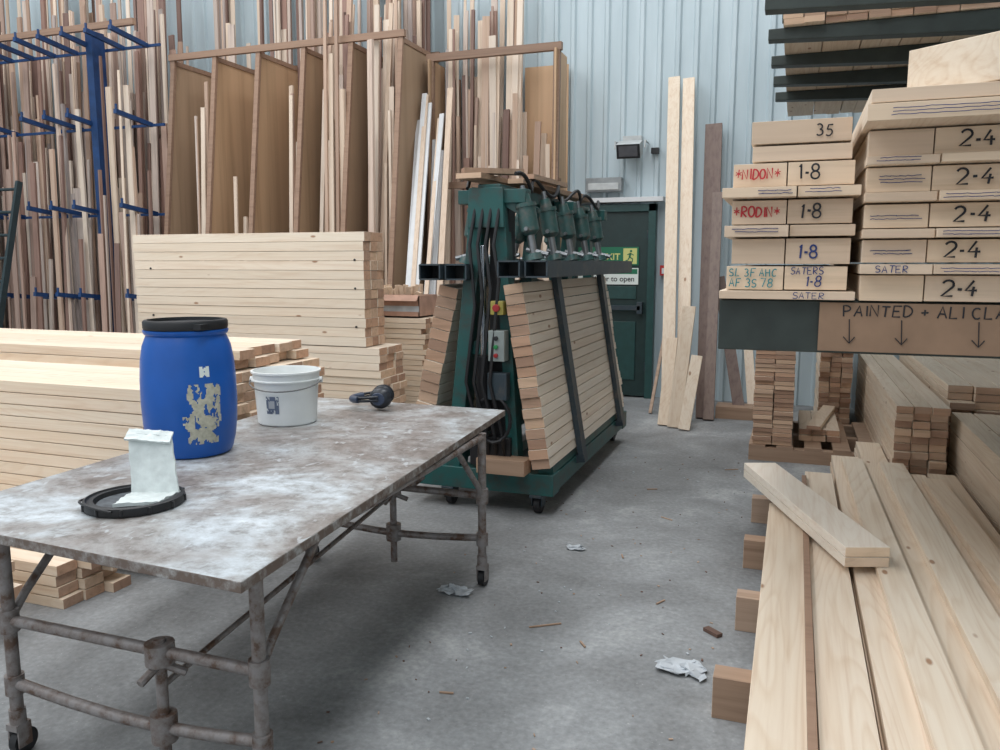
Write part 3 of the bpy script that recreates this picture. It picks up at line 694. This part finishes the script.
stk=bpy.data.objects.new('marked_board_stack',None);S.collection.objects.link(stk)
M=MB();G=.003
def row(xa,xb,z0,z1,y0,y1): 
    M.box(xa+.001,xb-G,y0+R(-.006,.006),y1,z0+R(0,.002),z1-G,0,ey=1)
e1=4.85
row(-.245,.20,1.373,1.405,2.93,e1)
row(-.225,-.03,1.405,1.49,2.975,e1);row(-.03,.175,1.405,1.49,2.98,e1)
row(-.21,-.03,1.495,1.585,2.98,e1);row(-.03,.18,1.495,1.585,2.975,e1)
row(-.235,-.02,1.588,1.63,2.94,e1);row(-.02,.19,1.588,1.63,2.95,e1)
row(-.215,-.03,1.632,1.717,2.985,e1);row(-.03,.18,1.632,1.717,2.975,e1)
row(-.245,.0,1.720,1.757,2.92,e1);row(.0,.20,1.720,1.757,2.93,e1)
row(-.215,-.035,1.760,1.842,2.98,e1);row(-.035,.18,1.760,1.842,2.975,e1)
row(-.155,.17,1.846,1.902,3.0,e1);row(-.16,.165,1.905,1.985,3.0,e1)
zz=1.373;e2=5.4
hs=[(.088,0),(.035,1),(.078,0),(.032,1),(.08,0),(.034,1),(.082,0),(.03,1),(.085,0)]
marks=[];thins=[]
for h,th in hs:
    if th:
        thins.append((zz,h));row(.205,.42,zz,zz+h,2.90,e2);row(.42,.86,zz,zz+h,2.89,e2)
    else:
        row(.21,.405,zz,zz+h,2.955,e2);row(.405,.64,zz,zz+h,2.95,e2);row(.64,.86,zz,zz+h,2.95,e2); marks.append((zz,h))
    zz+=h+.0015
row(.19,.88,zz,zz+.055,2.78,e2);row(.2,.88,zz+.056,zz+.10,2.80,e2)
ztop=zz+.10
M.obj('boards',[wy,wendl],parent=stk,bevel=.0015)
M=MB();M.beam((.335,3.0,ztop+.072),(1.15,2.40,ztop+.072),.07,.14,0,1);M.obj('crosswise_beam',[wx,wendl],bevel=.003,parent=stk)
hand('SL 3F AHC',(-.215,2.967,1.452),.027,m_teal,stk);hand('AF 3S 78',(-.213,2.967,1.415),.028,m_teal,stk)
hand('1·8',(.01,2.967,1.515),.046,m_bmark,stk)
hand('SATERS',(-.01,2.972,1.460),.024,m_bmark,stk);hand('1·8',(.04,2.972,1.418),.034,m_bmark,stk)
hand('SATER',(.0,2.922,1.378),.021,m_bmark,stk,w=1.3)
hand('*RODIN*',(-.208,2.977,1.658),.035,m_red,stk,w=.93,pen=.085);hand('1·8',(.01,2.967,1.652),.048,m_blk,stk)
hand('*NIDON*',(-.208,2.972,1.786),.034,m_red,stk,w=.92,pen=.085);hand('1·8',(.0,2.967,1.782),.047,m_blk,stk)
hand('35',(.05,2.992,1.925),.038,m_blk,stk)
for i,(zq,h) in enumerate(marks): hand('2·4',(.452+(.02 if i>1 else 0),2.942,zq+.018),.050,m_blk,stk,w=1.15,pen=.075)
hand('SATER',(.25,2.892,thins[0][0]+.005),.022,m_bmark,stk,w=1.2)
M=MB()
def scrib(xa,xb,y,z,n=2):
    for k in range(n):
        P=[(xa+R(-.01,.01)+(xb-xa)*i/14,y,z+k*.010+R(-.0015,.0015)) for i in range(15)]
        M.tube(P,.0012,0,5)
t=thins
scrib(.24,.36,2.947,marks[1][0]+.03);scrib(.44,.60,2.882,t[0][0]+.01);scrib(.25,.38,2.947,marks[3][0]+.03,3);scrib(.44,.62,2.882,t[2][0]+.01);scrib(.22,.38,2.947,marks[2][0]+.03);scrib(.44,.6,2.882,t[1][0]+.01);scrib(.26,.55,2.772,ztop-.085,3);scrib(.24,.36,2.892,t[3][0]+.01)
scrib(-.12,-.02,2.912,1.732,2);scrib(-.2,-.05,2.932,1.605,2);scrib(.03,.14,2.922,1.735,2)
M.obj('marker_scribbles',[m_bmark],parent=stk)
M=MB();M.box(.09,1.0,2.955,2.972,1.20,1.365,0)
for xq in(.185,.345,.57):
    M.tube([(xq,2.952,1.31),(xq+.004,2.952,1.23)],.0018,1,5);M.tube([(xq-.016,2.952,1.25),(xq+.004,2.952,1.228),(xq+.02,2.952,1.25)],.0018,1,5)
sb=M.obj('handwritten_rack_sign',[m_card,m_blk])
hand('PAINTED + ALI CLAD',(.165,2.953,1.320),.037,m_blk,sb,w=1.2,pen=.07,name='sign_lettering')

# ------------------------------------------------------------ litter
def crumple(name,x,y,s,mt,seed):
    M=MB();n=9;vs=[]
    for j in range(n):
        for i in range(n):
            u_=(i/(n-1)-.5)*s*1.6;v_=(j/(n-1)-.5)*s
            k=noise.noise(Vector((i*.55+seed,j*.55,seed)));k2=noise.noise(Vector((i*.7,j*.6+seed,seed)))
            vs.append((x+u_+k*s*.5,y+v_+k2*s*.5,.004+abs(k)*s*.34))
    M.add(vs,[(j*n+i,j*n+i+1,(j+1)*n+i+1,(j+1)*n+i) for j in range(n-1) for i in range(n-1)],0)
    return M.obj(name,[mt])
crumple('crumpled_paper',-.32,2.86,.10,m_paper,1.7)
crumple('paper_scrap',-1.015,3.95,.06,m_paper,2.2);crumple('paper_scrap',-1.40,3.22,.09,m_paper,6.1)
M=MB()
for (x,y,a,l) in((-.96,2.99,.6,.14),(-.7,2.9,2.2,.05),(-.5,3.4,1.1,.06),(-1.1,2.4,.2,.05),(-.6,4.6,2.6,.08),(-.85,5.2,.4,.07),(-.75,3.9,1.9,.05),(-.4,5.9,.5,.1)):
    M.beam((x,y,.004),(x+math.cos(a)*l,y+math.sin(a)*l,.004),.007,.005,0)
M.beam((-.27,3.22,.009),(-.21,3.17,.009),.03,.014,1)
for i in range(160):
    x=R(-1.6,-.2);y=R(1.6,6.2);a=R(0,3.1);l=R(.004,.016);M.beam((x,y,.003),(x+math.cos(a)*l,y+math.sin(a)*l,.003),R(.003,.008),.003,random.choice((0,1,2)))
M.obj('wood_chips',[bearer_w,mat('dark_chip',(.14,.08,.06),.8),m_paper])

# ------------------------------------------------------------ light
def area(name,loc,sx,sy,pw,col=(1,1,1),rot=(0,0,0)):
    l=bpy.data.lights.new(name,'AREA');l.shape='RECTANGLE';l.size=sx;l.size_y=sy;l.energy=pw;l.color=col
    o=bpy.data.objects.new(name,l);o.location=loc;o.rotation_euler=rot;S.collection.objects.link(o)
for i,x in enumerate((-9.5,-5.2,-.9)):
    area('rooflight',(x,2.2,H-.05),1.8,12,400,(.96,.98,1))
w=bpy.data.worlds.new('world');S.world=w;w.use_nodes=True
bg=w.node_tree.nodes['Background'];bg.inputs[0].default_value=(.90,.96,1,1);bg.inputs[1].default_value=.85

cam=bpy.data.cameras.new('camera');cam.sensor_width=36;cam.lens=28.8
co=bpy.data.objects.new('camera',cam);co.location=(0,0,1.5);co.rotation_euler=(math.radians(82),0,math.radians(20))
S.collection.objects.link(co);S.camera=co
cam.clip_end=100
S.view_settings.view_transform='Standard'
